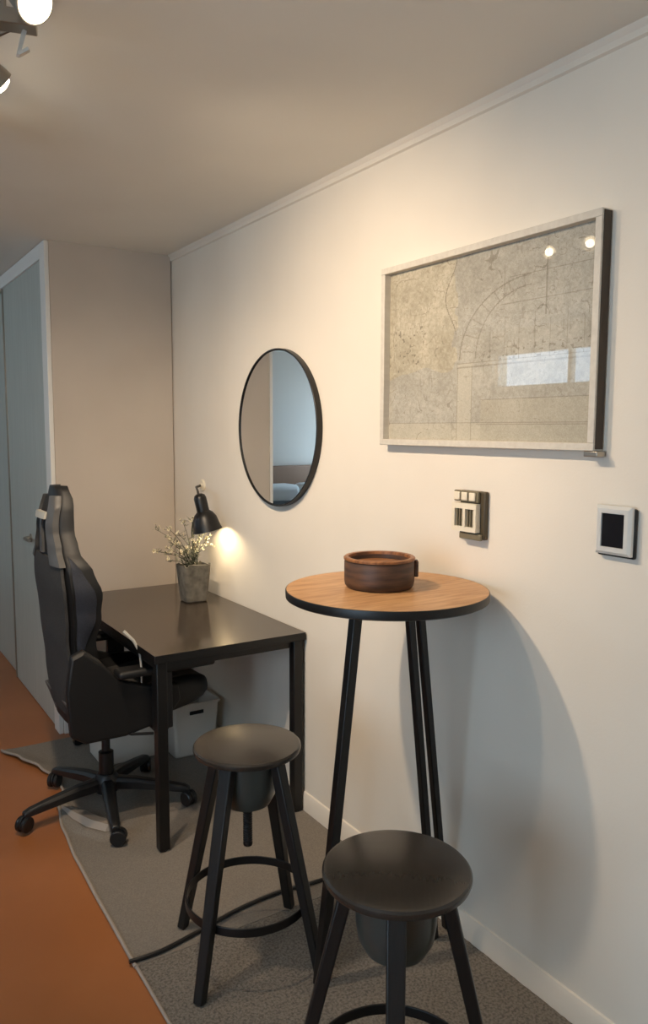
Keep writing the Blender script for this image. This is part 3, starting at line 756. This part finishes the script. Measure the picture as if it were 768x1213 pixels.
ip = thing('wall_panel', 'silver-framed dark control panel on the white wall, right of the thermostat', 'control panel', (XW - .001, 1.160, 1.258))
bm = BM(); add_box(bm, -.012, -.052, -.006, 0, .050, .112); obj('shaded_back_case', bm, M['plastic'], ip, bevel=.004)  # black margin paints the shade right of and below the bezel
bm = BM(); W_, H_ = .049, .116
def ringq(d, x): return [(x, -W_ + d, d), (x, W_ - d, d), (x, W_ - d, H_ - d), (x, -W_ + d, H_ - d)]
rings = [[bm.verts.new(p) for p in s] for s in (ringq(0, -.0122), ringq(0, -.020), ringq(.007, -.026), ringq(.0175, -.026), ringq(.019, -.021))]
for A, B in zip(rings, rings[1:]):
    for k in range(4): bm.faces.new((A[k], A[(k + 1) % 4], B[(k + 1) % 4], B[k]))
bm.faces.new(rings[0]); bm.faces.new(rings[-1])
obj('bezel', bm, M['silver'], ip)
bm = BM(); add_box(bm, -.0235, -W_ + .0185, .0185, -.0212, W_ - .0185, H_ - .0185); scn = obj('screen', bm, M['screen'], ip)
bm = BM(); add_box(bm, -.0242, -W_ + .020, .074, -.0236, W_ - .020, H_ - .020); obj('display_strip', bm, M['screen'], scn)

# ------------------------------------------------------------------ ceiling spotlights
def spotlight(label, O, heads, k=1.):
    sl = thing('ceiling_spotlight', label, 'lamp', O)
    bm = BM(); add_lathe(bm, [(0, -.022), (.045, -.022), (.05, -.018), (.05, 0), (0, 0)], 40, Matrix.Translation((-.06, .03, 0))); obj('ceiling_plate', bm, M['steel'], sl)
    for p, r_ in (((-.06, .03), .008), ((-.02, -.01), .006)):
        bm = BM(); add_tube(bm, [(p[0], p[1], -.012), (p[0], p[1], -.09)], r_, 12); obj('rod', bm, M['steel'], sl)
    bm = BM(); add_bar(bm, Vector((-.17, .05, -.095)), Vector((.042, -.012, -.1)), .042, .03); obj('bar', bm, M['steel'], sl, bevel=.002)
    bm = BM(); add_bar(bm, Vector((.020, .003, -.1155)), Vector((.006, -.002, -.165)), .018, .008, .012, .006)
    add_bar(bm, Vector((.007, -.002, -.163)), Vector((.026, -.008, -.150)), .012, .006); obj('clip', bm, M['white'], sl)
    for P_, aim in heads:
        q = P_ - Vector(O); a_ = aim.normalized(); mt = Matrix.Translation(q) @ a_.to_track_quat('Z', 'Y').to_matrix().to_4x4()
        bm = BM(); add_lathe(bm, [(0, -.075), (.020, -.073), (.026, -.05), (.034, -.012), (.036, .0), (.0335, .0), (.030, -.012), (0, -.02)], 40, mt); hd = obj('lamp_head', bm, M['steel'], sl)
        bm = BM(); add_lathe(bm, [(0, -.018), (.024 * k, -.011), (.028 * k, .0), (.023 * k, .008), (.013 * k, .012), (0, .013)], 40, mt); obj('bulb', bm, M['bulb'], hd)
        bm = BM(); add_tube(bm, [q - a_ * .074, q - a_ * .074 + Vector((0, 0, .012)), (q.x * .6, q.y * .25, -.095)], .005, 8); obj('swivel_arm', bm, M['steel'], hd)
spotlight('nickel ceiling spotlight bar with two lit bulbs above the bar table', (.36, 1.70, ZC), ((SPOT_A, Vector((.35, -.70, -.60))), (SPOT_B, Vector((.80, .30, -.62)))))
spotlight('second ceiling spotlight bar farther along, seen reflected in the picture glass', (.36, 2.34, ZC), ((Vector((.385, 2.22, 2.33)), Vector((.7, -.45, -.55))), (Vector((.385, 2.44, 2.335)), Vector((.75, -.2, -.6)))), .66)

# ------------------------------------------------------------------ bed seen in the mirror
bd = thing('bed', 'bed with brown headboard and white linen seen in the round mirror', 'bed', (-1.4, 7.0, 0))
bm = BM(); add_box(bm, -.78, .93, 0.001, .6, .995, 1.13); obj('headboard', bm, M['headboard'], bd, bevel=.02)
bm = BM(); add_box(bm, -.70, -.95, .10, .55, .925, .50); obj('bed_base', bm, M['blackwood'], bd, bevel=.02)
for sx in (-.62, .47):
    for sy in (-.87, .85):
        bm = BM(); add_box(bm, sx - .03, sy - .03, .001, sx + .03, sy + .03, .10); obj('foot', bm, M['black'], bd)
bm = BM(); add_box(bm, -.69, -.94, .501, .54, .92, .74); obj('mattress', bm, M['linen'], bd, bevel=.06, seg=4)
bm = BM(); add_box(bm, -.705, -.955, .45, .555, .53, .765); obj('throw_blanket', bm, M['throw'], bd, bevel=.05, seg=4)
for cx in (-.38, .24):
    bm = BM(); add_box(bm, -.27, -.17, 0, .27, .17, .19)
    for v in bm.verts: v.co += Vector((cx, .72, .742))
    tag(obj('pillow', bm, M['linen'], None, bevel=.06, seg=4), 'white pillow at the head of the bed, seen only in the mirror', 'pillow', 'pillows on the bed').location = (-1.4, 7.0, 0)
